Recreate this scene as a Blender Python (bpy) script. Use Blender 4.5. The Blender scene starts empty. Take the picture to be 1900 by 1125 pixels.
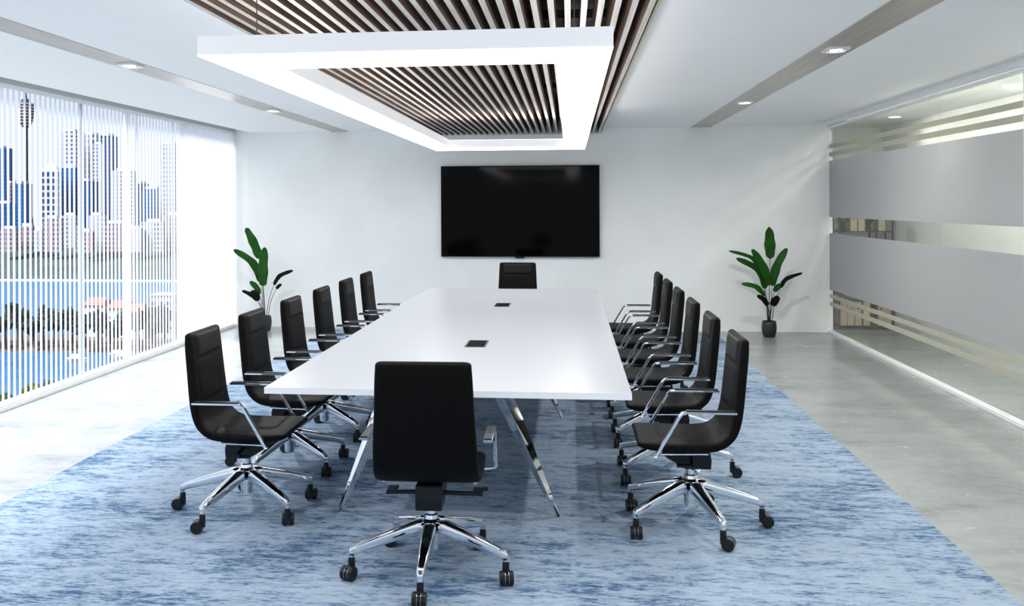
import bpy, bmesh, math, random
from mathutils import Vector, Matrix, noise
random.seed(7)
PI = math.pi
C = bpy.context.scene.collection
scene = bpy.context.scene

# ------------------------------------------------------------------ camera
CAM_H = 1.61
F_PX, PX, PY, ROLL = 1734.0, 870.0, 379.0, 0.004
YAW = math.atan(187 / 1734.0)
cd = bpy.data.cameras.new('camera'); cam = bpy.data.objects.new('camera', cd); C.objects.link(cam)
cd.sensor_fit = 'HORIZONTAL'; cd.sensor_width = 36.0; cd.lens = 36.0 * F_PX / 1900.0
cd.shift_x = (950 - PX) / 1900.0; cd.shift_y = -(562.5 - PY) / 1900.0
cd.clip_start = 0.05; cd.clip_end = 6000
cam.matrix_world = (Matrix.Translation((0, 0, CAM_H)) @ Matrix.Rotation(YAW, 4, 'Z') @
                    Matrix.Rotation(PI / 2, 4, 'X') @ Matrix.Rotation(-ROLL, 4, 'Z'))
scene.camera = cam
scene.view_settings.view_transform = 'Standard'
scene.view_settings.look = 'None'
scene.view_settings.exposure = 1.92
scene.view_settings.gamma = 1.0
scene.view_settings.use_curve_mapping = False

# ------------------------------------------------------------------ sky
w = bpy.data.worlds.new('sky'); scene.world = w; w.use_nodes = True
nt = w.node_tree; nt.nodes.clear()
wo = nt.nodes.new('ShaderNodeOutputWorld'); bg = nt.nodes.new('ShaderNodeBackground')
tc = nt.nodes.new('ShaderNodeTexCoord'); sep = nt.nodes.new('ShaderNodeSeparateXYZ')
cr = nt.nodes.new('ShaderNodeValToRGB')
cr.color_ramp.elements[0].position = 0.0; cr.color_ramp.elements[0].color = (0.80, 0.87, 0.98, 1)
cr.color_ramp.elements[1].position = 0.5; cr.color_ramp.elements[1].color = (0.66, 0.80, 1.0, 1)
nt.links.new(tc.outputs['Generated'], sep.inputs[0]); nt.links.new(sep.outputs['Z'], cr.inputs[0])
nt.links.new(cr.outputs[0], bg.inputs[0]); nt.links.new(bg.outputs[0], wo.inputs[0])
bg.inputs[1].default_value = 0.28

# ------------------------------------------------------------------ sun (hazy, soft)
sd = bpy.data.lights.new('sun', 'SUN'); sd.energy = 2.7; sd.angle = math.radians(24); sd.color = (1, 0.985, 0.96)
so = bpy.data.objects.new('sun', sd); C.objects.link(so)
so.rotation_euler = Vector((-0.50, -0.40, 0.77)).to_track_quat('Z', 'Y').to_euler()

# ------------------------------------------------------------------ materials
def newmat(name):
    m = bpy.data.materials.new(name); m.use_nodes = True
    n = m.node_tree; return m, n, n.nodes['Principled BSDF']

def mat(name, col, rough=0.5, metal=0.0, spec=0.5, noise_amt=0.0, nscale=8.0, bump=0.0, bscale=200.0, coat=0.0):
    m, n, b = newmat(name)
    b.inputs['Base Color'].default_value = (*col, 1); b.inputs['Roughness'].default_value = rough
    b.inputs['Metallic'].default_value = metal; b.inputs['Specular IOR Level'].default_value = spec
    b.inputs['Coat Weight'].default_value = coat
    t = n.nodes.new('ShaderNodeTexCoord')
    if noise_amt:
        z = n.nodes.new('ShaderNodeTexNoise'); z.inputs['Scale'].default_value = nscale; z.inputs['Detail'].default_value = 5
        r = n.nodes.new('ShaderNodeValToRGB')
        r.color_ramp.elements[0].color = (*[c * (1 - noise_amt) for c in col], 1)
        r.color_ramp.elements[1].color = (*[min(1, c * (1 + noise_amt)) for c in col], 1)
        r.color_ramp.elements[0].position = 0.3; r.color_ramp.elements[1].position = 0.7
        n.links.new(t.outputs['Object'], z.inputs['Vector']); n.links.new(z.outputs['Fac'], r.inputs[0])
        n.links.new(r.outputs[0], b.inputs['Base Color'])
    if bump:
        z = n.nodes.new('ShaderNodeTexNoise'); z.inputs['Scale'].default_value = bscale; z.inputs['Detail'].default_value = 3
        bp = n.nodes.new('ShaderNodeBump'); bp.inputs['Strength'].default_value = bump; bp.inputs['Distance'].default_value = 0.002
        n.links.new(t.outputs['Object'], z.inputs['Vector']); n.links.new(z.outputs['Fac'], bp.inputs['Height'])
        n.links.new(bp.outputs[0], b.inputs['Normal'])
    return m

def emit(name, col, s):
    m, n, b = newmat(name)
    b.inputs['Base Color'].default_value = (0.9, 0.9, 0.9, 1)
    b.inputs['Emission Color'].default_value = (*col, 1); b.inputs['Emission Strength'].default_value = s
    return m

def clearmat(name, tint=(1, 1, 1), refl=0.06, rough=0.0, grz=0.4):
    m = bpy.data.materials.new(name); m.use_nodes = True; n = m.node_tree; n.nodes.clear()
    o = n.nodes.new('ShaderNodeOutputMaterial'); mx = n.nodes.new('ShaderNodeMixShader')
    t = n.nodes.new('ShaderNodeBsdfTransparent'); g = n.nodes.new('ShaderNodeBsdfGlossy')
    lw = n.nodes.new('ShaderNodeLayerWeight'); lw.inputs[0].default_value = 0.5
    pw = n.nodes.new('ShaderNodeMath'); pw.operation = 'POWER'; pw.inputs[1].default_value = 5.0
    n.links.new(lw.outputs['Facing'], pw.inputs[0])
    mu = n.nodes.new('ShaderNodeMath'); mu.operation = 'MULTIPLY_ADD'; mu.inputs[1].default_value = grz; mu.inputs[2].default_value = refl
    mu.use_clamp = True
    t.inputs[0].default_value = (*tint, 1); g.inputs['Roughness'].default_value = rough
    n.links.new(pw.outputs[0], mu.inputs[0]); n.links.new(mu.outputs[0], mx.inputs[0])
    n.links.new(t.outputs[0], mx.inputs[1]); n.links.new(g.outputs[0], mx.inputs[2]); n.links.new(mx.outputs[0], o.inputs[0])
    return m

def filmmat(name, col, transp, transl):
    """etched film on glass: diffuse + translucent + some see-through"""
    m = bpy.data.materials.new(name); m.use_nodes = True; n = m.node_tree; n.nodes.clear()
    o = n.nodes.new('ShaderNodeOutputMaterial')
    d = n.nodes.new('ShaderNodeBsdfDiffuse'); d.inputs[0].default_value = (*col, 1)
    tl = n.nodes.new('ShaderNodeBsdfTranslucent'); tl.inputs[0].default_value = (*col, 1)
    tr = n.nodes.new('ShaderNodeBsdfTransparent'); tr.inputs[0].default_value = (*[min(1, c * 1.15) for c in col], 1)
    a = n.nodes.new('ShaderNodeMixShader'); a.inputs[0].default_value = transl
    b = n.nodes.new('ShaderNodeMixShader'); b.inputs[0].default_value = transp
    n.links.new(d.outputs[0], a.inputs[1]); n.links.new(tl.outputs[0], a.inputs[2])
    n.links.new(a.outputs[0], b.inputs[1]); n.links.new(tr.outputs[0], b.inputs[2]); n.links.new(b.outputs[0], o.inputs[0])
    return m

def N(n, kind, **kw):
    x = n.nodes.new(kind)
    for k, v in kw.items(): setattr(x, k, v)
    return x

def math_(n, op, a, b=None):
    x = n.nodes.new('ShaderNodeMath'); x.operation = op
    for i, v in enumerate((a, b)):
        if v is None: continue
        if isinstance(v, (int, float)): x.inputs[i].default_value = v
        else: n.links.new(v, x.inputs[i])
    return x.outputs[0]

def ramp(n, fac, stops):
    r = n.nodes.new('ShaderNodeValToRGB')
    while len(r.color_ramp.elements) < len(stops): r.color_ramp.elements.new(0.5)
    for e, (p, c) in zip(r.color_ramp.elements, stops):
        e.position = p; e.color = (*c, 1)
    n.links.new(fac, r.inputs[0]); return r.outputs[0]

def noise_tex(n, vec, scale, detail=4, rough=0.5, sc=(1, 1, 1)):
    mp = n.nodes.new('ShaderNodeMapping'); mp.inputs['Scale'].default_value = sc
    z = n.nodes.new('ShaderNodeTexNoise'); z.inputs['Scale'].default_value = scale
    z.inputs['Detail'].default_value = detail; z.inputs['Roughness'].default_value = rough
    n.links.new(vec, mp.inputs[0]); n.links.new(mp.outputs[0], z.inputs['Vector'])
    return z.outputs['Fac']

def mixc(n, fac, a, b, blend='MIX'):
    x = n.nodes.new('ShaderNodeMix'); x.data_type = 'RGBA'; x.blend_type = blend
    for i, v in ((0, fac), (6, a), (7, b)):
        if isinstance(v, (int, float)): x.inputs[i].default_value = v
        elif isinstance(v, tuple): x.inputs[i].default_value = (*v, 1)
        else: n.links.new(v, x.inputs[i])
    return x.outputs[2]

def carpet_mat():
    m, n, b = newmat('carpet_blue')
    t = N(n, 'ShaderNodeTexCoord').outputs['Object']
    # plank tiles 1.45 x 0.373 m : random tone per tile
    br = N(n, 'ShaderNodeTexBrick'); br.inputs['Scale'].default_value = 1.0
    br.offset = 0.5; br.inputs['Brick Width'].default_value = 1.45; br.inputs['Row Height'].default_value = 0.373
    br.inputs['Mortar Size'].default_value = 0.0012; br.inputs['Mortar Smooth'].default_value = 0.0
    br.inputs['Color1'].default_value = (0.0, 0, 0, 1); br.inputs['Color2'].default_value = (1, 1, 1, 1)
    br.inputs['Mortar'].default_value = (0.3, 0.3, 0.3, 1); br.inputs['Bias'].default_value = 0.0
    mp = N(n, 'ShaderNodeMapping'); mp.inputs['Location'].default_value = (0.0, 0.045, 0)
    n.links.new(t, mp.inputs[0]); n.links.new(mp.outputs[0], br.inputs['Vector'])
    bs = N(n, 'ShaderNodeSeparateColor'); n.links.new(br.outputs['Color'], bs.inputs[0])
    tile = bs.outputs[0]
    coarse = noise_tex(n, t, 1.5, 3, 0.6, (0.8, 1.6, 1))
    mid = noise_tex(n, t, 9, 6, 0.7, (0.5, 1.9, 1))
    fine = noise_tex(n, t, 62, 6, 0.75, (0.38, 1.6, 1))
    s = math_(n, 'ADD', math_(n, 'MULTIPLY', coarse, 0.30), math_(n, 'MULTIPLY', mid, 0.50))
    s = math_(n, 'ADD', s, math_(n, 'MULTIPLY', fine, 0.72))
    s = math_(n, 'ADD', s, math_(n, 'MULTIPLY', tile, 0.045))
    col = ramp(n, s, [(0.0, (0.39, 0.455, 0.55)), (0.73, (0.32, 0.395, 0.49)), (0.82, (0.205, 0.285, 0.385)), (0.86, (0.065, 0.125, 0.22)), (1.0, (0.035, 0.075, 0.15))])
    n.links.new(col, b.inputs['Base Color']); b.inputs['Roughness'].default_value = 0.95
    b.inputs['Specular IOR Level'].default_value = 0.1
    bp = N(n, 'ShaderNodeBump'); bp.inputs['Strength'].default_value = 0.25; bp.inputs['Distance'].default_value = 0.003
    n.links.new(noise_tex(n, t, 350, 2), bp.inputs['Height']); n.links.new(bp.outputs[0], b.inputs['Normal'])
    return m

def concrete_mat():
    m, n, b = newmat('polished_concrete')
    t = N(n, 'ShaderNodeTexCoord').outputs['Object']
    a = noise_tex(n, t, 1.6, 8, 0.68, (0.9, 1.6, 1))
    f = noise_tex(n, t, 6.5, 9, 0.8, (0.8, 1.5, 1))
    s = math_(n, 'ADD', math_(n, 'MULTIPLY', a, 0.55), math_(n, 'MULTIPLY', f, 0.45))
    col = ramp(n, s, [(0.36, (0.17, 0.185, 0.185)), (0.42, (0.255, 0.272, 0.272)), (0.49, (0.31, 0.328, 0.328)), (0.62, (0.37, 0.39, 0.39))])
    n.links.new(col, b.inputs['Base Color'])
    n.links.new(math_(n, 'ADD', math_(n, 'MULTIPLY', f, -0.12), 0.32), b.inputs['Roughness']); b.inputs['Specular IOR Level'].default_value = 0.45
    return m

def wood_mat(name, dark, light, rough=0.5, sc=(60, 2.0, 60), spec=0.4):
    m, n, b = newmat(name)
    t = N(n, 'ShaderNodeTexCoord').outputs['Object']
    a = noise_tex(n, t, 1.0, 6, 0.7, sc)
    n.links.new(ramp(n, a, [(0.32, dark), (0.68, light)]), b.inputs['Base Color'])
    b.inputs['Roughness'].default_value = rough; b.inputs['Specular IOR Level'].default_value = spec
    return m

def facade_mat(name, wall, glass, bay, floor, gx=0.3, gz=0.35, rough=0.6):
    m, n, b = newmat(name)
    t = N(n, 'ShaderNodeTexCoord').outputs['Object']
    s = N(n, 'ShaderNodeSeparateXYZ'); n.links.new(t, s.inputs[0])
    u = math_(n, 'ADD', s.outputs[0], s.outputs[1])
    fu = math_(n, 'FRACT', math_(n, 'DIVIDE', u, bay)); fz = math_(n, 'FRACT', math_(n, 'DIVIDE', s.outputs[2], floor))
    mu = math_(n, 'GREATER_THAN', fu, gx); mz = math_(n, 'GREATER_THAN', fz, gz)
    k = math_(n, 'MULTIPLY', mu, mz)
    nz = N(n, 'ShaderNodeTexNoise'); nz.inputs['Scale'].default_value = 0.15; n.links.new(t, nz.inputs['Vector'])
    g2 = mixc(n, nz.outputs['Fac'], tuple(c * 0.6 for c in glass), tuple(min(1, c * 1.4) for c in glass))
    n.links.new(mixc(n, k, wall, g2), b.inputs['Base Color']); b.inputs['Roughness'].default_value = rough
    b.inputs['Specular IOR Level'].default_value = 0.1
    return m

M = {}
M['wall'] = mat('wall_paint', (0.86, 0.875, 0.865), 0.75, noise_amt=0.035, nscale=1.6, bump=0.05, bscale=120)
M['ceiling'] = mat('ceiling_paint', (0.92, 0.92, 0.905), 0.85, noise_amt=0.01, nscale=1.5)
M['white'] = mat('white_lacquer', (0.86, 0.87, 0.88), 0.4)
M['window_white'] = mat('window_frame_white', (0.80, 0.82, 0.84), 0.4)
M['mullion_grey'] = mat('mullion_grey', (0.33, 0.37, 0.42), 0.4)
M['fascia'] = mat('fascia_grey', (0.50, 0.53, 0.53), 0.6)
M['carpet'] = carpet_mat(); M['concrete'] = concrete_mat()
M['table'] = mat('white_laminate', (0.415, 0.43, 0.465), 0.28, spec=0.4)
M['chrome'] = mat('polished_chrome', (0.86, 0.87, 0.89), 0.06, metal=1.0)
M['satin'] = mat('satin_aluminium', (0.55, 0.57, 0.60), 0.25, metal=1.0)
M['leather'] = mat('black_leather', (0.0026, 0.0022, 0.0022), 0.52, spec=0.09, bump=0.12, bscale=260)
M['leather2'] = mat('charcoal_leather_pad', (0.0055, 0.0048, 0.0050), 0.48, spec=0.16, bump=0.12, bscale=260)
M['black_plastic'] = mat('black_plastic', (0.008, 0.009, 0.011), 0.42, spec=0.3)
M['mech'] = mat('dark_metal_mechanism', (0.006, 0.008, 0.012), 0.42, spec=0.25)
M['screen'] = mat('screen_glass', (0.0012, 0.0012, 0.0014), 0.08, spec=0.06)
M['matte_black'] = mat('matte_black_lid', (0.0015, 0.0015, 0.002), 0.7, spec=0.03)
M['dark_rim'] = mat('dark_steel_rim', (0.10, 0.11, 0.14), 0.45, metal=0.5)
M['edge'] = mat('white_edge_band', (0.82, 0.83, 0.85), 0.4)
M['bezel'] = mat('black_bezel', (0.003, 0.003, 0.003), 0.35, spec=0.2)
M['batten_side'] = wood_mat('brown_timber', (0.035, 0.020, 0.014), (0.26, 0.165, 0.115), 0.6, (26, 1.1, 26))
M['batten_lit_face'] = wood_mat('timber_lit_underside', (0.38, 0.35, 0.325), (0.64, 0.61, 0.58), 0.6, (70, 1.2, 70), 0.1)  # same timber paled to imitate light falling on the slat undersides
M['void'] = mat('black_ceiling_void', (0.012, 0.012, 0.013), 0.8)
M['strip'] = wood_mat('oak_strip', (0.31, 0.265, 0.205), (0.46, 0.405, 0.33), 0.24, (70, 1.4, 20), 0.6)
M['led_line'] = mat('led_line_tint', (0.75, 0.68, 0.38), 0.35)  # LED edge line's glow stands in as plain pale yellow colour
M['lamp_body'] = emit('lamp_white_body', (0.9, 0.93, 1.0), 0.085)
M['lamp_glow'] = emit('lamp_diffuser_glow', (1.0, 0.99, 0.98), 2.6)
M['added_uplight'] = emit('added_uplight_glow', (1.0, 0.99, 0.98), 1.4)  # unseen upward glow added to brighten ceiling and slats
M['spot_glow'] = emit('spot_glow', (1.0, 0.98, 0.95), 14.0)
M['cove'] = emit('cove_light', (1.0, 0.975, 0.92), 8.0)
M['spot_plate'] = mat('spot_plate_white', (0.82, 0.83, 0.84), 0.35)
M['wire'] = mat('black_wire', (0.02, 0.02, 0.02), 0.5)
M['slat'] = filmmat('white_blind_slat', (0.95, 0.955, 0.97), 0.0, 0.5)
M['glass'] = clearmat('window_glass', (0.97, 0.985, 1.0), 0.006, grz=0.10)
M['partition'] = clearmat('partition_glass', (0.93, 0.945, 0.92), 0.03)
M['frost'] = filmmat('frosted_film', (0.60, 0.60, 0.61), 0.03, 0.45)
M['stripe_film'] = filmmat('beige_film_stripe', (0.60, 0.59, 0.49), 0.25, 0.10)
M['leaf'] = mat('green_leaf', (0.008, 0.062, 0.004), 0.5, spec=0.15, noise_amt=0.35, nscale=6)
M['shaded_leaf'] = mat('shaded_leaf', (0.002, 0.005, 0.002), 0.6, spec=0.1)  # leaf green taken near black, shading put into the colour
M['stem'] = mat('plant_stem', (0.012, 0.016, 0.008), 0.6)
M['pot'] = mat('charcoal_pot', (0.018, 0.022, 0.028), 0.42)
M['soil'] = mat('soil', (0.02, 0.015, 0.01), 0.95)
M['shelf_metal'] = mat('dark_shelf_metal', (0.025, 0.02, 0.018), 0.5)
M['box_card'] = mat('beige_card', (0.62, 0.50, 0.38), 0.8, noise_amt=0.06, nscale=10)
M['box_hole'] = mat('label_hole_dark', (0.06, 0.045, 0.035), 0.6)
M['grey_fabric'] = mat('grey_fabric', (0.30, 0.33, 0.33), 0.8)
M['water'] = mat('harbour_water', (0.035, 0.12, 0.24), 0.35, spec=0.2, noise_amt=0.25, nscale=0.25)
M['bank'] = mat('sandstone_bank', (0.10, 0.08, 0.075), 0.9, noise_amt=0.2, nscale=0.4)
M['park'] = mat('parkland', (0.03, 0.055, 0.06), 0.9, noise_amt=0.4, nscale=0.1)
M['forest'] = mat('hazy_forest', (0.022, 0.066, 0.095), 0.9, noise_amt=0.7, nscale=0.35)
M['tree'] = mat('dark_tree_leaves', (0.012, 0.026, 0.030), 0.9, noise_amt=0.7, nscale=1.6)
M['bush'] = mat('yellow_green_bush_leaves', (0.07, 0.10, 0.015), 0.9, noise_amt=0.6, nscale=1.5)  # yellow-green is the shrubs' own leaf colour
M['trunk'] = mat('tree_trunk', (0.10, 0.075, 0.06), 0.9)
M['roof'] = mat('pink_roof_tile', (0.28, 0.12, 0.11), 0.8)
M['render'] = mat('white_render', (0.5, 0.5, 0.53), 0.7)
M['f_blue'] = facade_mat('blue_glass_facade', (0.03, 0.13, 0.33), (0.012, 0.075, 0.24), 2.4, 3.0, 0.25, 0.35, 0.4)
M['f_blue2'] = facade_mat('navy_glass_facade', (0.02, 0.09, 0.24), (0.008, 0.045, 0.16), 2.4, 3.4, 0.2, 0.25, 0.4)
M['f_pink'] = facade_mat('pinkish_stone_facade', (0.30, 0.235, 0.27), (0.06, 0.07, 0.15), 2.2, 2.8, 0.45, 0.5)
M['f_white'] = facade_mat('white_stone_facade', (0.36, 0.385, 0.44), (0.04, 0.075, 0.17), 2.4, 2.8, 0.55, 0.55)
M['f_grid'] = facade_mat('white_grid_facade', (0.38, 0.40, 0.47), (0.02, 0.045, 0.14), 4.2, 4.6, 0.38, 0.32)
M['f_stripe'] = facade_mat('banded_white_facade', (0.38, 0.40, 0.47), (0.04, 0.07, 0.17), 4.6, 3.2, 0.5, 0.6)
M['turret_gold'] = facade_mat('tower_turret_bands', (0.5, 0.38, 0.26), (0.03, 0.04, 0.11), 1.0, 2.4, -1, 0.45)
M['shaft'] = facade_mat('tower_shaft_lattice', (0.02, 0.025, 0.075), (0.06, 0.065, 0.14), 3, 6.0, 0.2, 0.1)
M['red_mark'] = mat('red_sign_paint', (0.75, 0.06, 0.08), 0.6)

# ------------------------------------------------------------------ mesh helpers
def obj(name, bm, m, parent=None, smooth=False, bevel=0.0, mats=None):
    me = bpy.data.meshes.new(name); bm.to_mesh(me); bm.free()
    for x in (mats or [m]): me.materials.append(x)
    if smooth:
        for p in me.polygons: p.use_smooth = True
    o = bpy.data.objects.new(name, me); C.objects.link(o)
    if parent: o.parent = parent
    if bevel:
        md = o.modifiers.new('bevel', 'BEVEL'); md.width = bevel; md.segments = 2; md.limit_method = 'ANGLE'
    return o

def tag(o, label=None, cat=None, group=None, kind=None):
    if label: o['label'] = label
    if cat: o['category'] = cat
    if group: o['group'] = group
    if kind: o['kind'] = kind
    return o

def empty(name, loc=(0, 0, 0), rz=0.0):
    o = bpy.data.objects.new(name, None); C.objects.link(o); o.location = loc; o.rotation_euler = (0, 0, rz)
    o.empty_display_size = 0.1
    return o

def box(bm, x0, x1, y0, y1, z0, z1, mi=0):
    v = [bm.verts.new(p) for p in ((x0, y0, z0), (x1, y0, z0), (x1, y1, z0), (x0, y1, z0), (x0, y0, z1), (x1, y0, z1), (x1, y1, z1), (x0, y1, z1))]
    fs = []
    for f in ((0, 3, 2, 1), (4, 5, 6, 7), (0, 1, 5, 4), (1, 2, 6, 5), (2, 3, 7, 6), (3, 0, 4, 7)):
        a = bm.faces.new([v[i] for i in f]); a.material_index = mi; fs.append(a)
    return fs

def bxo(name, x0, x1, y0, y1, z0, z1, m, parent=None, bevel=0.0):
    bm = bmesh.new(); box(bm, x0, x1, y0, y1, z0, z1); return obj(name, bm, m, parent, bevel=bevel)

def lathe(bm, prof, cx=0, cy=0, seg=32, mi=0):
    rings = []
    for r, z in prof:
        if r < 1e-6: rings.append([bm.verts.new((cx, cy, z))])
        else: rings.append([bm.verts.new((cx + r * math.cos(2 * PI * i / seg), cy + r * math.sin(2 * PI * i / seg), z)) for i in range(seg)])
    for a, b in zip(rings, rings[1:]):
        for i in range(seg):
            j = (i + 1) % seg
            q = [a[0] if len(a) == 1 else a[i]]
            if len(a) > 1: q.append(a[j])
            if len(b) > 1: q += [b[j], b[i]]
            else: q.append(b[0])
            if len(q) >= 3:
                f = bm.faces.new(q); f.material_index = mi
    return rings

def loft(bm, rings, cap=True, mi=0):
    vs = [[bm.verts.new(p) for p in r] for r in rings]; n = len(vs[0])
    for a, b in zip(vs, vs[1:]):
        for i in range(n):
            f = bm.faces.new((a[i], a[(i + 1) % n], b[(i + 1) % n], b[i])); f.material_index = mi
    if cap:
        bm.faces.new(vs[0][::-1]).material_index = mi; bm.faces.new(vs[-1]).material_index = mi
    bmesh.ops.recalc_face_normals(bm, faces=bm.faces)

def sweep(bm, pts, hw, hh, up=(0, 0, 1), round_n=8, closed_round=False):
    """rounded-section bar along pts; hw/hh lists or numbers (half sizes); section up vector"""
    pts = [Vector(p) for p in pts]; n = len(pts); rings = []
    up = Vector(up)
    for i, p in enumerate(pts):
        a = pts[max(0, i - 1)]; b = pts[min(n - 1, i + 1)]
        t = (b - a).normalized()
        if 0 < i < n - 1:
            d1 = (p - a).normalized(); d2 = (b - p).normalized(); t = (d1 + d2).normalized()
        s = t.cross(up)
        if s.length < 1e-4: s = Vector((1, 0, 0))
        s.normalize(); u = s.cross(t).normalized()
        w_ = hw[i] if isinstance(hw, (list, tuple)) else hw; h_ = hh[i] if isinstance(hh, (list, tuple)) else hh
        if 0 < i < n - 1:
            c = max(0.5, (p - a).normalized().dot(t)); h_ = h_ / c
        ring = []
        for k in range(round_n * 2):
            ang = 2 * PI * (k + 0.5) / (round_n * 2); e = 0.45
            ca, sa = math.cos(ang), math.sin(ang)
            ring.append(p + s * (w_ * math.copysign(abs(ca) ** e, ca)) + u * (h_ * math.copysign(abs(sa) ** e, sa)))
        rings.append(ring)
    loft(bm, rings)

def tube(bm, pts, r, seg=8):
    pts = [Vector(p) for p in pts]; rings = []; n = len(pts)
    ref = Vector((0.31, 0.17, 0.93))
    for i, p in enumerate(pts):
        t = (pts[min(n - 1, i + 1)] - pts[max(0, i - 1)]).normalized()
        s = t.cross(ref).normalized(); u = s.cross(t)
        rr = r[i] if isinstance(r, (list, tuple)) else r
        rings.append([p + s * rr * math.cos(2 * PI * k / seg) + u * rr * math.sin(2 * PI * k / seg) for k in range(seg)])
    loft(bm, rings)

def structure(o): o['kind'] = 'structure'; return o

def copy_tree(o, parent=None):
    c = o.copy(); C.objects.link(c)
    c.parent = parent
    for ch in list(o.children): copy_tree(ch, c)
    return c

# ================================================================== THE ROOM
RX0, RX1, RY0, RY1, CZ = -4.42, 3.21, -1.0, 12.0, 2.57
structure(bxo('floor', RX0 - 0.25, RX1 + 0.02, RY0, RY1 + 0.2, -0.12, 0.0, M['concrete']))
structure(bxo('wall_back', RX0 - 0.25, RX1 + 0.03, RY1, RY1 + 0.18, 0, 2.75, M['wall']))

# ceiling: profile along X with raised edges beside the window and the glass partition and an opening for the slats
SX0, SX1 = -1.665, 0.385
def ceil_part(profile):
    bm = bmesh.new()
    lo = [[bm.verts.new((x, y, z)) for x, z in profile] for y in (RY0, RY1)]
    for i in range(len(profile) - 1):
        bm.faces.new((lo[0][i], lo[0][i + 1], lo[1][i + 1], lo[1][i]))
    return bm
bm = bmesh.new()
profs = [[(-4.56, 2.62), (-4.40, 2.62), (-4.20, CZ), (SX0 - 0.10, CZ), (SX0 - 0.10, 2.80), (-4.56, 2.80)],
         [(SX1 + 0.045, CZ), (2.89, CZ), (2.97, 2.63), (3.24, 2.63), (3.24, 2.80), (SX1 + 0.045, 2.80)],
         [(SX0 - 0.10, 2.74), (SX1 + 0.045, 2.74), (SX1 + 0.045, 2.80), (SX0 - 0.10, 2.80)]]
for k, pr in enumerate(profs):
    a = [bm.verts.new((x, RY0, z)) for x, z in pr]; b = [bm.verts.new((x, RY1, z)) for x, z in pr]
    for i in range(len(pr)):
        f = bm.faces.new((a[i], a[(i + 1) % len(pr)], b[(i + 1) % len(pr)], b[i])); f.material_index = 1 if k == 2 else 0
    for q in (a, b): bm.faces.new(q)
bmesh.ops.recalc_face_normals(bm, faces=bm.faces)
structure(obj('ceiling', bm, None, mats=[M['ceiling'], M['void']]))

# oak strips let into the ceiling
for k, (x0, x1) in enumerate(((-3.09, -2.87), (1.52, 1.77))):
    structure(bxo('trim_%d' % (k + 1), x0, x1, RY0, RY1 - 0.002, CZ - 0.003, CZ + 0.02, M['strip']))

# slatted timber panel
sp = empty('slatted_ceiling_panel', (0, 0, 2.5))
tag(sp, 'long panel of brown timber slats with painted-lit undersides hung in the middle of the ceiling', 'ceiling panel')
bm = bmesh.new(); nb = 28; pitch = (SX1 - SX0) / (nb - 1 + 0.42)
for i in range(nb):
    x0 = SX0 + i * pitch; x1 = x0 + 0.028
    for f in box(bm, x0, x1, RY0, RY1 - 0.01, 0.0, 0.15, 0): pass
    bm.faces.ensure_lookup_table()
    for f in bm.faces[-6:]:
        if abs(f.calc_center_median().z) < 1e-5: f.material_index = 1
obj('slat', bm, None, sp, mats=[M['batten_side'], M['batten_lit_face']])
bm = bmesh.new(); box(bm, SX1 + 0.028, SX1 + 0.043, RY0, RY1 - 0.01, 0.055, 0.075)
o = obj('led_edge_line', bm, M['led_line'], sp); o['label'] = 'pale yellow LED edge line, glow as plain colour'
bm = bmesh.new()
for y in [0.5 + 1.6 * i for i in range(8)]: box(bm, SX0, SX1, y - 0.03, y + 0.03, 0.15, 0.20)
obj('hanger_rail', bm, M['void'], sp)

# carpet
tag(bxo('carpet', -3.05, 1.785, 0.6, 11.75, 0.0005, 0.008, M['carpet']), 'large blue mottled tile carpet laid under the meeting table and chairs', 'carpet')

# ------------------------------------------------------------------ window wall on the left
structure(bxo('baseboard_left', -4.47, -4.405, RY0, 12.0, 0.0, 0.032, M['window_white'], bevel=0.004))
structure(bxo('trim_3', -4.47, -4.41, RY0, 12.0, 2.575, 2.63, M['fascia']))
structure(bxo('wall_left', -4.58, -4.565, RY0, 12.0, 2.6, 2.8, M['fascia']))
ys = [0.06, 2.11, 4.16, 6.21, 8.26, 10.31, 12.0]
for k in range(6):
    y0, y1 = ys[k], ys[k + 1]
    wn = structure(empty('window_%d' % (k + 1), (-4.52, y0, 0)))
    L = y1 - y0
    bm = bmesh.new()
    box(bm, -0.010, 0.010, -0.014, 0.014, 0.0, 2.60)
    if k == 5: box(bm, -0.03, 0.03, L - 0.03, L, 0.0, 2.60)
    obj('mullion', bm, M['mullion_grey'], wn, bevel=0.003)
    bm = bmesh.new()
    box(bm, -0.03, 0.03, 0.0145, L - 0.0145, 0.0, 0.03); box(bm, -0.03, 0.03, 0.0145, L - 0.0145, 2.57, 2.60)
    if k == 4: box(bm, -0.012, 0.012, 0.86, 0.92, 0.03, 2.57)
    obj('window_frame', bm, M['window_white'], wn)
    bm = bmesh.new(); box(bm, -0.004, 0.004, 0.018, L - 0.018, 0.03, 2.57); obj('pane', bm, M['glass'], wn)

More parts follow.
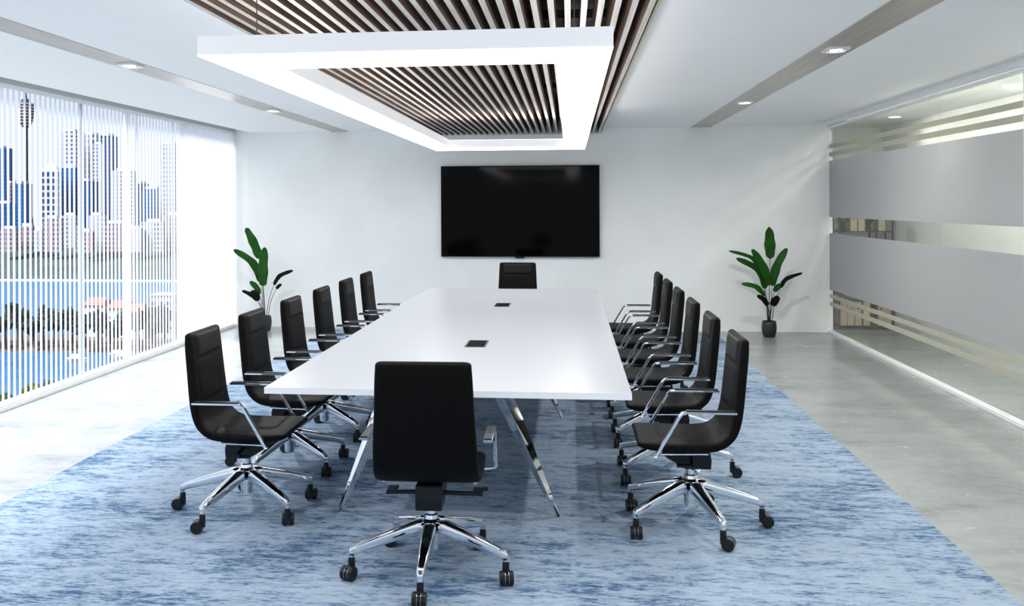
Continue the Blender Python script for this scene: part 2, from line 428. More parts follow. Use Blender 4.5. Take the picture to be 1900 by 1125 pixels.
# vertical blinds: one per bay
def blind(k, y0, y1, label, closed):
    root = empty('vertical_blind', (-4.43, y0, 0))
    tag(root, label, 'window blind')
    bm = bmesh.new(); box(bm, -0.02, 0.022, 0.01, y1 - y0 - 0.01, 2.545, 2.574); obj('headrail', bm, M['window_white'], root)
    bm = bmesh.new(); y = y0 + 0.035
    y = math.ceil((y0 - 6.905) / 0.0765) * 0.0765 + 6.905
    while y < y1:
        c = 0.0
        if closed: c = min(1.0, max(0.0, (y - 10.12) / 0.4))
        half = 0.0085 + 0.0225 * c; ang = (-36 * c) * PI / 180   # angle from perpendicular to the glass
        th = 0.0028 - 0.001 * c
        if y < 9.2 and y > 8.9: half = 0.012
        mt = Matrix.Translation((0, y - y0, 0)) @ Matrix.Rotation(ang, 4, 'Z')
        vs = []
        for z in (0.045, 2.545):
            for sx, sy in ((-half, -th), (half, -th), (half, th), (-half, th)):
                vs.append(bm.verts.new(mt @ Vector((sx, sy, z))))
        for f in ((0, 3, 2, 1), (4, 5, 6, 7), (0, 1, 5, 4), (1, 2, 6, 5), (2, 3, 7, 6), (3, 0, 4, 7)): bm.faces.new([vs[i] for i in f])
        y += 0.0765
    obj('slat', bm, M['slat'], root)
    bm = bmesh.new(); box(bm, -0.014, 0.014, 0.01, y1 - y0 - 0.01, 0.033, 0.045); obj('bottom_rail', bm, M['window_white'], root)
blind(3, 6.10, 8.09, 'white vertical blind with open slats in the window bay nearest the left photo edge', False)
blind(4, 8.095, 10.09, 'white vertical blind with open slats in the middle window bay', False)
blind(5, 10.095, 11.985, 'white vertical blind with nearly closed slats beside the back wall', True)
blind(2, 4.10, 6.095, 'white vertical blind with open slats just outside the left photo edge', False)

# ------------------------------------------------------------------ glass partition on the right
wr = structure(empty('wall_right', (3.21, 0, 0)))
GY = [(2.33, 3.88), (3.89, 5.44), (5.45, 6.99), (7.005, 8.545), (8.555, 12.03)]
def gbox(name, x0, x1, y0, y1, z0, z1, m, bevel=0.0):
    bm = bmesh.new(); box(bm, x0, x1, y0, y1, z0, z1); return obj(name, bm, m, wr, bevel=bevel)
gbox('bottom_rail', -0.028, 0.03, 0.5, 12.06, 0.0, 0.033, M['white'], 0.003)
gbox('top_rail', -0.045, 0.03, 0.5, 12.06, 2.565, 2.632, M['white'], 0.003)
gbox('track', -0.022, 0.02, 0.5, 12.06, 2.530, 2.558, M['white'], 0.003)
gbox('end_post', -0.03, 0.03, 12.03, 12.06, 0.033, 2.565, M['white'], 0.002)
for y0, y1 in GY:
    gbox('pane', -0.004, 0.004, y0, y1, 0.033, 2.53, M['partition'])
    for z0, z1 in ((0.53, 1.232), (1.432, 2.130)):
        gbox('frosted_film', -0.0075, -0.0055, y0, y1 + (0.008 if y1 < 12 else 0), z0, z1, M['frost'])
    for z0, z1 in ((0.333, 0.385), (0.433, 0.481), (2.182, 2.234), (2.282, 2.332)):
        gbox('film_stripe', -0.0075, -0.0055, y0, y1 + (0.008 if y1 < 12 else 0), z0, z1, M['stripe_film'])
gbox('door_edge', -0.012, 0.012, 6.991, 7.004, 0.04, 2.525, M['white'])

# corridor beyond the partition
structure(bxo('floor', 3.23, 4.12, 0.5, 12.95, -0.12, 0.0, M['concrete']))
structure(bxo('wall_corridor_side', 4.10, 4.22, 0.5, 12.95, 0, 2.7, M['wall']))
structure(bxo('wall_corridor_end', 3.2, 4.22, 12.85, 12.98, 0, 2.7, M['wall']))
structure(bxo('wall_corridor_nook', 3.18, 3.245, 12.19, 12.85, 0, 2.7, M['wall']))
structure(bxo('ceiling', 3.25, 4.22, 0.5, 12.95, 2.60, 2.72, M['wall']))
cl = bxo('cove_light', 3.30, 3.345, 0.6, 11.2, 2.575, 2.598, M['cove'])
tag(cl, 'long thin light strip along the corridor ceiling behind glass', 'light')

# ------------------------------------------------------------------ recessed spots
def spot(loc, label, sx=0.135, sy=0.19, power=8):
    r = empty('ceiling_spotlight', loc); tag(r, label, 'ceiling light', 'recessed spotlights in the ceiling strips')
    bm = bmesh.new(); seg = 32
    outer = []; inner = []
    for i in range(seg):
        a = 2 * PI * (i + 0.5) / seg; c, s = math.cos(a), math.sin(a); k = 1 / max(abs(c), abs(s))
        outer.append((c * k * sx / 2, s * k * sy / 2)); inner.append((0.052 * c, 0.066 * s))
    rings = [[(x, y, 0.0) for x, y in outer], [(x, y, -0.012) for x, y in outer], [(x, y, -0.012) for x, y in inner], [(x, y, 0.0) for x, y in inner]]
    loft(bm, [[Vector(p) for p in q] for q in rings], cap=False)
    obj('housing', bm, M['spot_plate'], r)
    bm = bmesh.new()
    loft(bm, [[Vector((0.052 * math.cos(2 * PI * i / 24), 0.066 * math.sin(2 * PI * i / 24), -0.0095)) for i in range(24)],
              [Vector((0.040 * math.cos(2 * PI * i / 24), 0.050 * math.sin(2 * PI * i / 24), -0.0035)) for i in range(24)]], cap=False)
    obj('baffle', bm, M['black_plastic'], r)
    bm = bmesh.new(); lathe(bm, [(0, -0.004), (0.038, -0.0065), (0.038, -0.002), (0, -0.002)], seg=24)
    ln = obj('lens', bm, M['spot_glow'], r); ln.scale = (1, 1.2, 1)
    ld = bpy.data.lights.new('spot_lamp', 'AREA'); ld.shape = 'DISK'; ld.size = 0.10; ld.energy = power; ld.color = (1.0, 0.975, 0.94)
    lo = bpy.data.objects.new('lamp_light', ld); C.objects.link(lo); lo.parent = r; lo.location = (0, 0, -0.014)
    return r
Z0 = CZ - 0.003
for x, y, lab in ((1.652, 6.03, 'white recessed spotlight in the oak strip right of the table, the nearer one'),
                  (1.652, 9.08, 'white recessed spotlight in the right oak strip, the one near the back wall'),
                  (-2.965, 6.07, 'recessed spotlight in the strip near the windows, the nearer one'),
                  (-2.975, 9.17, 'recessed spotlight in the strip near the windows, the farther one')):
    spot((x, y, Z0), lab)
spot((1.652, 2.95, Z0), 'added recessed fill spotlight in the right oak strip, above and out of the photo', power=8)  # extra spotlight added out of view to lift the room's brightness
spot((-2.965, 2.95, Z0), 'added recessed fill spotlight in the left strip, above and out of the photo', power=8)  # second unseen spotlight added as fill on the window side
for y in (5.5, 8.35, 11.2):  # nearest downlight is out of view, added for corridor brightness
    r = empty('ceiling_spotlight', (3.72, y, 2.60))
    tag(r, 'small round downlight in the corridor ceiling behind the glass, the %s one' % ('added unseen nearest' if y < 6 else 'middle' if y < 10 else 'farthest'), 'ceiling light')
    bm = bmesh.new(); lathe(bm, [(0, -0.002), (0.055, -0.002), (0.062, -0.012), (0.075, -0.012), (0.075, 0), (0, 0)], seg=28); obj('housing', bm, M['spot_plate'], r, smooth=False)
    bm = bmesh.new(); lathe(bm, [(0, -0.006), (0.05, -0.006), (0.05, -0.0025), (0, -0.0025)], seg=24); obj('lens', bm, M['spot_glow'], r)
    ld = bpy.data.lights.new('corridor_lamp', 'AREA'); ld.shape = 'DISK'; ld.size = 0.1; ld.energy = 5.0 if y < 10 else 0.4; ld.color = (1.0, 0.975, 0.93)
    lo = bpy.data.objects.new('lamp_light', ld); C.objects.link(lo); lo.parent = r; lo.location = (0, 0, -0.016)

# ------------------------------------------------------------------ pendant frame lamp
lx0, lx1, ly0, ly1 = -1.388, 0.158, 3.38, 9.69
ix0, ix1, iy0, iy1 = -1.175, -0.052, 3.745, 9.20
lz0, lz1 = 2.17, 2.245
lp = empty('pendant_lamp', (0, 0, lz0)); tag(lp, 'huge white rectangular ring lamp hanging above the meeting table', 'pendant lamp')
def ringpts(x0, x1, y0, y1, z): return [Vector((x0, y0, z)), Vector((x1, y0, z)), Vector((x1, y1, z)), Vector((x0, y1, z))]
h = lz1 - lz0; bm = bmesh.new()
R4 = [ringpts(lx0, lx1, ly0, ly1, 0.004), ringpts(lx0, lx1, ly0, ly1, h), ringpts(ix0, ix1, iy0, iy1, h), ringpts(ix0, ix1, iy0, iy1, 0.004)]
vs = [[bm.verts.new(p) for p in r] for r in R4]
for a in range(4):
    A, B = vs[a], vs[(a + 1) % 4]
    for i in range(4): bm.faces.new((A[i], A[(i + 1) % 4], B[(i + 1) % 4], B[i]))
bmesh.ops.recalc_face_normals(bm, faces=bm.faces)
obj('frame', bm, M['lamp_body'], lp)
bm = bmesh.new()
R2 = [ringpts(lx0, lx1, ly0, ly1, 0.0), ringpts(lx0, lx1, ly0, ly1, 0.0035), ringpts(ix0, ix1, iy0, iy1, 0.0035), ringpts(ix0, ix1, iy0, iy1, 0.0)]
vs = [[bm.verts.new(p) for p in r] for r in R2]
for a in range(4):
    A, B = vs[a], vs[(a + 1) % 4]
    for i in range(4): bm.faces.new((A[i], A[(i + 1) % 4], B[(i + 1) % 4], B[i]))
bmesh.ops.recalc_face_normals(bm, faces=bm.faces)
obj('diffuser', bm, M['lamp_glow'], lp)
bm = bmesh.new(); e = 0.04
R2 = [ringpts(lx0 + e, lx1 - e, ly0 + e, ly1 - e, h + 0.001), ringpts(lx0 + e, lx1 - e, ly0 + e, ly1 - e, h + 0.004), ringpts(ix0 - e, ix1 + e, iy0 - e, iy1 + e, h + 0.004), ringpts(ix0 - e, ix1 + e, iy0 - e, iy1 + e, h + 0.001)]
vs = [[bm.verts.new(p) for p in r] for r in R2]
for a in range(4):
    A, B = vs[a], vs[(a + 1) % 4]
    for i in range(4): bm.faces.new((A[i], A[(i + 1) % 4], B[(i + 1) % 4], B[i]))
bmesh.ops.recalc_face_normals(bm, faces=bm.faces)
obj('added_uplight_strip', bm, M['added_uplight'], lp)  # glowing strip added on the lamp's hidden top as ceiling fill
for x, y in ((-1.205, 3.52), (-1.27, 9.06), (0.02, 3.52), (0.04, 9.45)):
    bm = bmesh.new(); tube(bm, [(x, y, h), (x, y, 2.72 - lz0)], 0.0022, 6); obj('suspension_wire', bm, M['wire'], lp)

# ------------------------------------------------------------------ television
tv = empty('television', (-0.636, 11.93, 1.517)); tag(tv, 'large black flat television mounted on the back wall', 'television')
bm = bmesh.new(); box(bm, -1.0125, 1.0125, 0.0, 0.05, -0.583, 0.583); obj('casing', bm, M['bezel'], tv, bevel=0.004)
bm = bmesh.new(); box(bm, -1.003, 1.003, -0.004, 0.0005, -0.570, 0.574); obj('screen', bm, M['screen'], tv)
bm = bmesh.new()
loft(bm, [[Vector((x, y, z)) for x, z in ((-0.07, -0.583), (0.07, -0.583), (0.045, -0.6), (-0.045, -0.6))] for y in (0.0, 0.02)])
obj('sensor_lip', bm, M['bezel'], tv)
bm = bmesh.new(); box(bm, -0.3, 0.3, 0.05, 0.0695, -0.2, 0.2); obj('wall_bracket', bm, M['mech'], tv)

# ------------------------------------------------------------------ meeting table
TZ = 0.74; tx0, tx1, ty0, ty1 = -1.452, 0.28, 4.325, 9.58
tb = empty('meeting_table', (-0.586, 6.95, 0)); tag(tb, 'long white meeting table with splayed chrome blade legs', 'table')
ox, oy = -0.586, 6.95
bm = bmesh.new(); box(bm, tx0 - ox, tx1 - ox, ty0 - oy, ty1 - oy, TZ - 0.03, TZ); bm.normal_update() 
bm.faces.ensure_lookup_table()
for f in bm.faces:
    if abs(f.normal.z) < 0.5: f.material_index = 1
obj('tabletop', bm, None, tb, mats=[M['table'], M['edge']])
def blade(xf, xt, y, s):
    """leg: wide blade at the top tapering to a point at the foot, ridge facing the viewer side"""
    bm = bmesh.new()
    rings = []
    for z, x, wd, dp in ((TZ - 0.032, xt, 0.050, 0.045), (0.50, xt + (xf - xt) * 0.31, 0.046, 0.040), (0.25, xt + (xf - xt) * 0.655, 0.030, 0.028), (0.002, xf, 0.011, 0.013)):
        z += 0.008 if z < 0.1 else 0
        rings.append([Vector((x - wd, y + 0.2 * dp, z)), Vector((x + s * 0.15 * wd, y - dp, z)), Vector((x + wd, y + 0.2 * dp, z)), Vector((x + 0.4 * wd, y + dp, z)), Vector((x - 0.4 * wd, y + dp, z))])
    loft(bm, rings); return obj('leg', bm, M['chrome'], tb)
for y in (4.80, 7.03, 9.2):
    blade(-1.205 - ox, -0.90 - ox, y - oy, -1); blade(-0.066 - ox, -0.385 - ox, y - oy, 1)
bm = bmesh.new(); box(bm, -0.06, 0.06, 4.6 - oy, 9.4 - oy, TZ - 0.075, TZ - 0.031)
for y in (4.80, 7.03, 9.2): box(bm, -0.36, 0.25, y - oy - 0.03, y - oy + 0.03, TZ - 0.05, TZ - 0.031)
obj('under_frame', bm, M['satin'], tb)
for y, lab in ((5.79, 'black power box in the white tabletop, nearer of the two'), (8.035, 'black power box in the white tabletop, farther of the two')):
    r = empty('power_box', (-0.578, y, TZ)); tag(r, lab, 'power socket box', 'power boxes set in the tabletop')
    bm = bmesh.new()
    A = [ringpts(-.0665, .0665, -.1425, .1425, 0.0), ringpts(-.0665, .0665, -.1425, .1425, 0.002), ringpts(-.056, .056, -.134, .134, 0.002), ringpts(-.056, .056, -.134, .134, 0.0)]
    v4 = [[bm.verts.new(p) for p in q] for q in A]
    for a in range(4):
        P, Q = v4[a], v4[(a + 1) % 4]
        for i in range(4): bm.faces.new((P[i], P[(i + 1) % 4], Q[(i + 1) % 4], Q[i]))
    bmesh.ops.recalc_face_normals(bm, faces=bm.faces)
    obj('rim', bm, M['dark_rim'], r)
    bm = bmesh.new(); box(bm, -.056, .056, -.134, .134, 0.0002, 0.0012); obj('lid', bm, M['matte_black'], r)

# ------------------------------------------------------------------ chair
def shell_ring(p, t, wd, th, crown=0.0, n=40, ex=0.32):
    """superellipse cross-section: wd half width (x), th half thickness along normal of tangent t in yz plane"""
    nrm = Vector((0, -t.z, t.y)).normalized()
    ring = []
    for k in range(n):
        a = 2 * PI * k / n; ca, sa = math.cos(a), math.sin(a)
        x = wd * math.copysign(abs(ca) ** 0.22, ca); q = math.copysign(abs(sa) ** 0.5, sa)
        ring.append(Vector((x, p.y, p.z)) + nrm * (th * q))
    return ring

def spline(pts, m):
    """catmull-rom through list of tuples"""
    out = []
    P = [pts[0]] + list(pts) + [pts[-1]]
    for i in range(1, len(P) - 2):
        for k in range(m):
            t = k / m
            out.append(tuple(0.5 * ((2 * P[i][j]) + (-P[i - 1][j] + P[i + 1][j]) * t + (2 * P[i - 1][j] - 5 * P[i][j] + 4 * P[i + 1][j] - P[i + 2][j]) * t * t + (-P[i - 1][j] + 3 * P[i][j] - 3 * P[i + 1][j] + P[i + 2][j]) * t ** 3) for j in range(len(pts[0]))))
    out.append(tuple(pts[-1])); return out

def shell(bm, path, m=6, cap0=True, cap1=True):
    """path entries (y, z, halfwidth, halfthick)"""
    P = spline(path, m); n = len(P); rings = []
    for i in range(n):
        a = P[max(0, i - 1)]; b = P[min(n - 1, i + 1)]
        t = Vector((0, b[0] - a[0], b[1] - a[1])).normalized()
        rings.append((Vector((0, P[i][0], P[i][1])), t, P[i][2], P[i][3]))
    full = []
    if cap0:
        p, t, w_, h_ = rings[0]
        for k in (0.15, 0.45, 0.75, 0.93): full.append(shell_ring(p - t * (h_ * math.cos(math.asin(k)) * 0.9), t, w_ - 0.035 * (1 - k) ** 1.5, h_ * k))
    for r in rings: full.append(shell_ring(*r))
    if cap1:
        p, t, w_, h_ = rings[-1]
        for k in (0.93, 0.75, 0.45, 0.15): full.append(shell_ring(p + t * (h_ * math.cos(math.asin(k)) * 0.9), t, w_ - 0.035 * (1 - k) ** 1.5, h_ * k))
    loft(bm, full)

def pad(bm, a, b, hw, off, thick, corner=0.03):
    """soft cushion on the front face between path points a,b=(y,z); off = distance of its back from centre line"""
    a = Vector((0, *a)); b = Vector((0, *b)); t = (b - a).normalized(); nrm = Vector((0, -t.z, t.y)).normalized()
    if nrm.y < 0: nrm = -nrm
    L = (b - a).length; c = (a + b) / 2; nx, nz = 22, 14
    grid = []
    for j in range(nz + 1):
        row = []
        for i in range(nx + 1):
            u = -1 + 2 * i / nx; v = -1 + 2 * j / nz
            u = math.copysign(abs(u) ** 0.7, u); v = math.copysign(abs(v) ** 0.7, v)
            hgt = (max(0, 1 - abs(u) ** 7) * max(0, 1 - abs(v) ** 5)) ** 0.5
            row.append(bm.verts.new(c + Vector((u * hw, 0, 0)) + t * (v * L / 2) + nrm * (off + thick * hgt)))
        grid.append(row)
    for j in range(nz):
        for i in range(nx): bm.faces.new((grid[j][i], grid[j][i + 1], grid[j + 1][i + 1], grid[j + 1][i]))
    bmesh.ops.recalc_face_normals(bm, faces=bm.faces)

def make_chair():
    r = empty('office_chair')
    # seat: front edge to the middle of the bend
    bm = bmesh.new()
    shell(bm, [(0.262, 0.452, 0.212, 0.013), (0.235, 0.448, 0.222, 0.019), (0.17, 0.443, 0.226, 0.0235), (0.08, 0.441, 0.228, 0.024), (-0.04, 0.442, 0.228, 0.0245), (-0.10, 0.450, 0.226, 0.0245), (-0.142, 0.470, 0.224, 0.0245)], cap1=False)
    seat = obj('seat', bm, M['leather'], r, smooth=True)
    # backrest
    bm = bmesh.new()
    shell(bm, [(-0.139, 0.468, 0.2235, 0.0240), (-0.170, 0.500, 0.222, 0.0245), (-0.190, 0.548, 0.220, 0.025), (-0.204, 0.62, 0.217, 0.0255), (-0.219, 0.76, 0.209, 0.026), (-0.231, 0.88, 0.204, 0.0255), (-0.236, 0.942, 0.200, 0.022)], cap0=False)
    back = obj('backrest', bm, M['leather'], r, smooth=True)
    bm = bmesh.new(); pad(bm, (-0.2265, 0.832), (-0.2370, 0.950), 0.158, 0.0215, 0.013)
    o = obj('headrest_cushion', bm, M['leather2'], back, smooth=True); o['label'] = 'padded head cushion above the crease'
    bm = bmesh.new(); pad(bm, (-0.203, 0.60), (-0.2262, 0.828), 0.170, 0.0235, 0.007)
    obj('back_cushion', bm, M['leather'], back, smooth=True)
    bm = bmesh.new()
    a0 = bmesh.new(); a0.free()
    # seat cushion with a piped edge on the seat
    nx, ny = 20, 16; g = []
    for j in range(ny + 1):
        row = []
        for i in range(nx + 1):
            u = -1 + 2 * i / nx; v = -1 + 2 * j / ny
            u = math.copysign(abs(u) ** 0.7, u); v = math.copysign(abs(v) ** 0.7, v)
            hg = (max(0, 1 - abs(u) ** 8) * max(0, 1 - abs(v) ** 8)) ** 0.5
            row.append(bm.verts.new((u * 0.185, 0.07 + v * 0.165, 0.4625 + 0.004 * hg)))
        g.append(row)
    for j in range(ny):
        for i in range(nx): bm.faces.new((g[j][i], g[j][i + 1], g[j + 1][i + 1], g[j + 1][i]))
    obj('seat_cushion', bm, M['leather'], seat, smooth=True)
    # armrests
    for s in (-1, 1):
        bm = bmesh.new(); X = s * 0.262; pts = [(X, -0.182, 0.624), (X, 0.045, 0.624), (X + s * 0.002, 0.066, 0.621), (X + s * 0.006, 0.082, 0.604), (X + s * 0.010, 0.190, 0.418)]
        sweep(bm, pts, [0.020, 0.020, 0.018, 0.013, 0.009], [0.006, 0.006, 0.0065, 0.007, 0.008], up=(0, 0.3, 1))
        rail = [(X + s * 0.010, 0.193, 0.412), (X - s * 0.02, 0.188, 0.408), (s * 0.205, 0.17, 0.409), (s * 0.198, 0.05, 0.410), (s * 0.198, -0.06, 0.413)]
        sweep(bm, rail, 0.008, 0.0045, up=(0, 0, 1), round_n=4)
        arm = obj('armrest', bm, M['chrome'], r, smooth=False)
        bm = bmesh.new(); sweep(bm, [(X, -0.176, 0.632), (X, 0.05, 0.632)], 0.0165, 0.003, round_n=5)
        o = obj('arm_pad', bm, M['black_plastic'], arm); o['label'] = 'slim black pad on the chrome armrest'
    # mechanism
    bm = bmesh.new()
    sec = [(-0.095, 0.298), (0.03, 0.298), (0.14, 0.365), (0.14, 0.405), (-0.085, 0.405), (-0.098, 0.345)]
    loft(bm, [[Vector((x, y, z)) for y, z in sec] for x in (-0.057, 0.057)])
    box(bm, -0.19, 0.19, -0.02, 0.10, 0.402, 0.418)
    obj('tilt_mechanism', bm, M['mech'], r, bevel=0.006)
    for s, L in ((-1, 0.200), (1, 0.225)):
        bm = bmesh.new()
        sweep(bm, [(s * 0.05, 0.0, 0.352), (s * (L - 0.03), 0.012, 0.345), (s * L, 0.012, 0.343)], 0.008, 0.009, round_n=4)
        box(bm, min(s * (L - 0.045), s * L), max(s * (L - 0.045), s * L), 0.01, 0.085, 0.345, 0.353)
        if s > 0: box(bm, L - 0.002, L + 0.022, 0.03, 0.05, 0.352, 0.366)
        obj('lever', bm, M['mech'], r, bevel=0.002)
    bm = bmesh.new(); lathe(bm, [(0.0, 0.305), (0.021, 0.305), (0.021, 0.262), (0.030, 0.258), (0.033, 0.236), (0.0, 0.236)], seg=24)
    obj('gas_lift', bm, M['chrome'], r)
    bm = bmesh.new(); lathe(bm, [(0.0, 0.242), (0.034, 0.242), (0.048, 0.232), (0.050, 0.195), (0.036, 0.182), (0.031, 0.14), (0.029, 0.105), (0.0, 0.105)], seg=30)
    hub = obj('hub', bm, M['chrome'], r, smooth=False)
    # legs and casters. forward = +Y, legs at -90 + 72k
    trail = [180, 190, 100, 90, 160]
    for k in range(5):
        a = math.radians(-90 + 72 * k); d = Vector((math.cos(a), math.sin(a), 0))
        bm = bmesh.new(); pts = []; hw = []; hh = []
        for rr, z, w1, h1 in ((0.026, 0.212, 0.030, 0.029), (0.070, 0.205, 0.029, 0.029), (0.16, 0.181, 0.0255, 0.0265), (0.25, 0.156, 0.0215, 0.0225), (0.318, 0.136, 0.018, 0.0185), (0.343, 0.126, 0.0155, 0.0165), (0.353, 0.107, 0.012, 0.012)):
            pts.append(d * rr + Vector((0, 0, z))); hw.append(w1); hh.append(h1)
        sweep(bm, pts, hw, hh, round_n=6)
        lathe(bm, [(0, 0.118), (0.0125, 0.118), (0.0125, 0.094), (0, 0.094)], d.x * 0.348, d.y * 0.348, 14)
        leg = obj('leg', bm, M['chrome'], r, smooth=True)
        bm = bmesh.new(); P = d * 0.348
        td = math.radians(trail[k] + 90); tv_ = Vector((math.cos(td), math.sin(td), 0)); ax = Vector((-tv_.y, tv_.x, 0))
        lathe(bm, [(0, 0.095), (0.0145, 0.095), (0.0155, 0.05), (0.012, 0.045), (0, 0.045)], P.x, P.y, 16)
        c = P + tv_ * 0.024 + Vector((0, 0, 0.0385))
        def disc(off0, off1, R, mi=0):
            rings = []
            for q, rr in ((off0, R * 0.72), (off0, R * 0.93), (off0 + (off1 - off0) * 0.2, R), (off0 + (off1 - off0) * 0.8, R), (off1, R * 0.93), (off1, R * 0.72)):
                rings.append([c + ax * q + tv_ * (rr * math.cos(2 * PI * i / 24)) + Vector((0, 0, rr * math.sin(2 * PI * i / 24))) for i in range(24)])
            loft(bm, rings, mi=mi)
        disc(0.009, 0.028, 0.030); disc(-0.028, -0.009, 0.030); disc(-0.009, 0.009, 0.024)
        disc(0.0065, 0.0088, 0.0285, 1); disc(-0.0088, -0.0065, 0.0285, 1)
        # hood
        hood = [c + Vector((0, 0, 0.0)) + tv_ * x + Vector((0, 0, z)) for x, z in ((-0.038, -0.004), (-0.034, 0.020), (-0.012, 0.030), (0.010, 0.026), (0.0, 0.008))]
        loft(bm, [[p + ax * q for p in hood] for q in (-0.0085, 0.0085)])
        obj('caster', bm, None, leg, smooth=False, mats=[M['black_plastic'], M['satin']])
    for o in r.children_recursive: pass
    return r

CZB = 0.0
proto = make_chair()
ordn = ['first', 'second', 'third', 'fourth', 'fifth', 'sixth']
def put(o, x, y, rz, label, grp):
    o.location = (x, y, CZB); o.rotation_euler = (0, 0, math.radians(rz)); tag(o, label, 'chair', grp)
used = False
for side, xx, rz, word in ((0, 0.592, 90, 'right'), (1, -1.685, -90, 'left')):
    for i in range(6):
        o = copy_tree(proto) if used else proto; used = True
        if i == 0:
            lab = 'black leather swivel chair nearest the viewer on the %s side of the table' % word
        elif i == 5:
            lab = 'black leather swivel chair on the %s side of the table, closest to the back wall' % word
        else:
            lab = 'black leather swivel chair, %s from the front in the %s row beside the table' % (ordn[i], word)
        put(o, xx - (0.022 if side and i else 0), ((4.75, 5.60, 6.43, 7.26, 8.06, 8.89), (4.735, 5.56, 6.37, 7.18, 7.99, 8.80))[side][i], rz, lab, 'black chairs along the %s side of the table' % word)
put(copy_tree(proto), -0.607, 4.043, 1.0, 'black leather swivel chair at the table end, its back to the viewer', 'black chairs around the meeting table')
put(copy_tree(proto), -0.575, 10.12, 180, 'black leather swivel chair at the far end of the table under the television', 'black chairs around the meeting table')

# ------------------------------------------------------------------ potted plants
def leaf(parent, pts, wd, m, face=(0, -1, 0), shape=0.35, fold=0.15):
    """banana-like leaf blade along pts with half width wd; face = way the upper side looks"""
    P = spline([tuple(p) for p in pts], 8) if len(pts) > 2 else [tuple(Vector(pts[0]).lerp(Vector(pts[1]), i / 12)) for i in range(13)]
    n = len(P); bm = bmesh.new(); rows = []; f = Vector(face)
    for i, p in enumerate(P):
        t = Vector(P[min(n - 1, i + 1)]) - Vector(P[max(0, i - 1)]); t.normalize()
        s = t.cross(f).normalized(); u = i / (n - 1)
        w_ = wd * max(0.02, (math.sin(PI * min(1, u ** 0.8)) ** 0.42)) * (1 + 0.07 * math.sin(u * 17 + wd * 400))
        if u > 0.97: w_ = wd * 0.04
        row = []
        for k in range(-3, 4):
            row.append(bm.verts.new(Vector(p) + s * (w_ * k / 3) + f * (fold * w_ * (abs(k) / 3)) ))
        rows.append(row)
    for a, b in zip(rows, rows[1:]):
        for k in range(6): bm.faces.new((a[k], a[k + 1], b[k + 1], b[k]))
    o = obj('leaf', bm, m, parent, smooth=True)
    md = o.modifiers.new('thickness', 'SOLIDIFY'); md.thickness = 0.0025; md.offset = 0
    return o

def plant(loc, leaves, label):
    r = empty('potted_plant', loc); tag(r, label, 'plant', 'tall potted plants by the back wall')
    bm = bmesh.new()
    lathe(bm, [(0, 0.0), (0.060, 0.0), (0.068, 0.004), (0.083, 0.06), (0.088, 0.11), (0.084, 0.16), (0.078, 0.192), (0.072, 0.192), (0.074, 0.16), (0, 0.158)], seg=36)
    obj('pot', bm, M['pot'], r, smooth=True)
    bm = bmesh.new(); lathe(bm, [(0, 0.170), (0.0735, 0.168), (0.0735, 0.16), (0, 0.159)], seg=24); obj('soil', bm, M['soil'], r)
    for k, (pts, wd, dark, face) in enumerate(leaves):
        L = [Vector(p) - Vector(loc) for p in pts]
        leaf(r, L, wd, M['shaded_leaf'] if dark else M['leaf'], Vector(face).normalized())
        b = L[0]; a = Vector(((b.x) * 0.18 + 0.01 * math.sin(k * 2.1), 0.02 * math.cos(k * 1.7), 0.168))
        mid = a.lerp(b, 0.5) + Vector((-b.x * 0.10, 0, 0.02))
        bm = bmesh.new(); ns = L[min(1, len(L) - 1)]; e = b.lerp(ns, 0.25 if len(L) > 2 else 0.15)
        pp = spline([tuple(a), tuple(mid), tuple(b), tuple(e)], 5)
        tube(bm, pp, [0.0045 - 0.0025 * i / len(pp) for i in range(len(pp))], 6); obj('stem', bm, M['stem'], r, smooth=True)
    return r
Yp = 11.55
plant((2.377, Yp, 0), [
    ([(2.391, Yp, .934), (2.393, Yp + .05, 1.324)], .064, 0, (0, -1, 0.1)),
    ([(2.408, Yp - .03, .612), (2.46, Yp - .04, .85), (2.585, Yp - .02, 1.07)], .050, 0, (-.3, -1, 0.2)),
    ([(2.371, Yp - .06, .62), (2.285, Yp - .09, .86), (2.154, Yp - .12, 1.06)], .050, 0, (.1, -1, 0.3)),
    ([(2.335, Yp, .576), (2.256, Yp, .801), (1.986, Yp - .03, .945)], .047, 0, (.0, -.8, .5)),
    ([(2.306, Yp + .08, .741), (2.205, Yp + .1, .935), (1.924, Yp + .12, 1.028)], .032, 0, (.0, -.7, .7)),
    ([(2.313, Yp - .08, .50), (2.20, Yp - .12, .61), (2.026, Yp - .15, .650)], .034, 0, (.0, -.8, .5)),
    ([(2.341, Yp - .1, .385), (2.29, Yp - .13, .46), (2.208, Yp - .15, .512)], .032, 1, (.1, -1, .2)),
    ([(2.392, Yp - .12, .385), (2.415, Yp - .15, .45), (2.458, Yp - .16, .502)], .045, 1, (0, -1, .2)),
    ([(2.437, Yp, .544), (2.47, Yp - .02, .60), (2.515, Yp, .63)], .033, 0, (0, -1, .2)),
    ([(2.509, Yp, .588), (2.582, Yp, .697), (2.768, Yp, .77)], .026, 1, (-.3, -.8, .4)),
], 'tall leafy plant in a charcoal pot right of the television')
Yp = 11.6
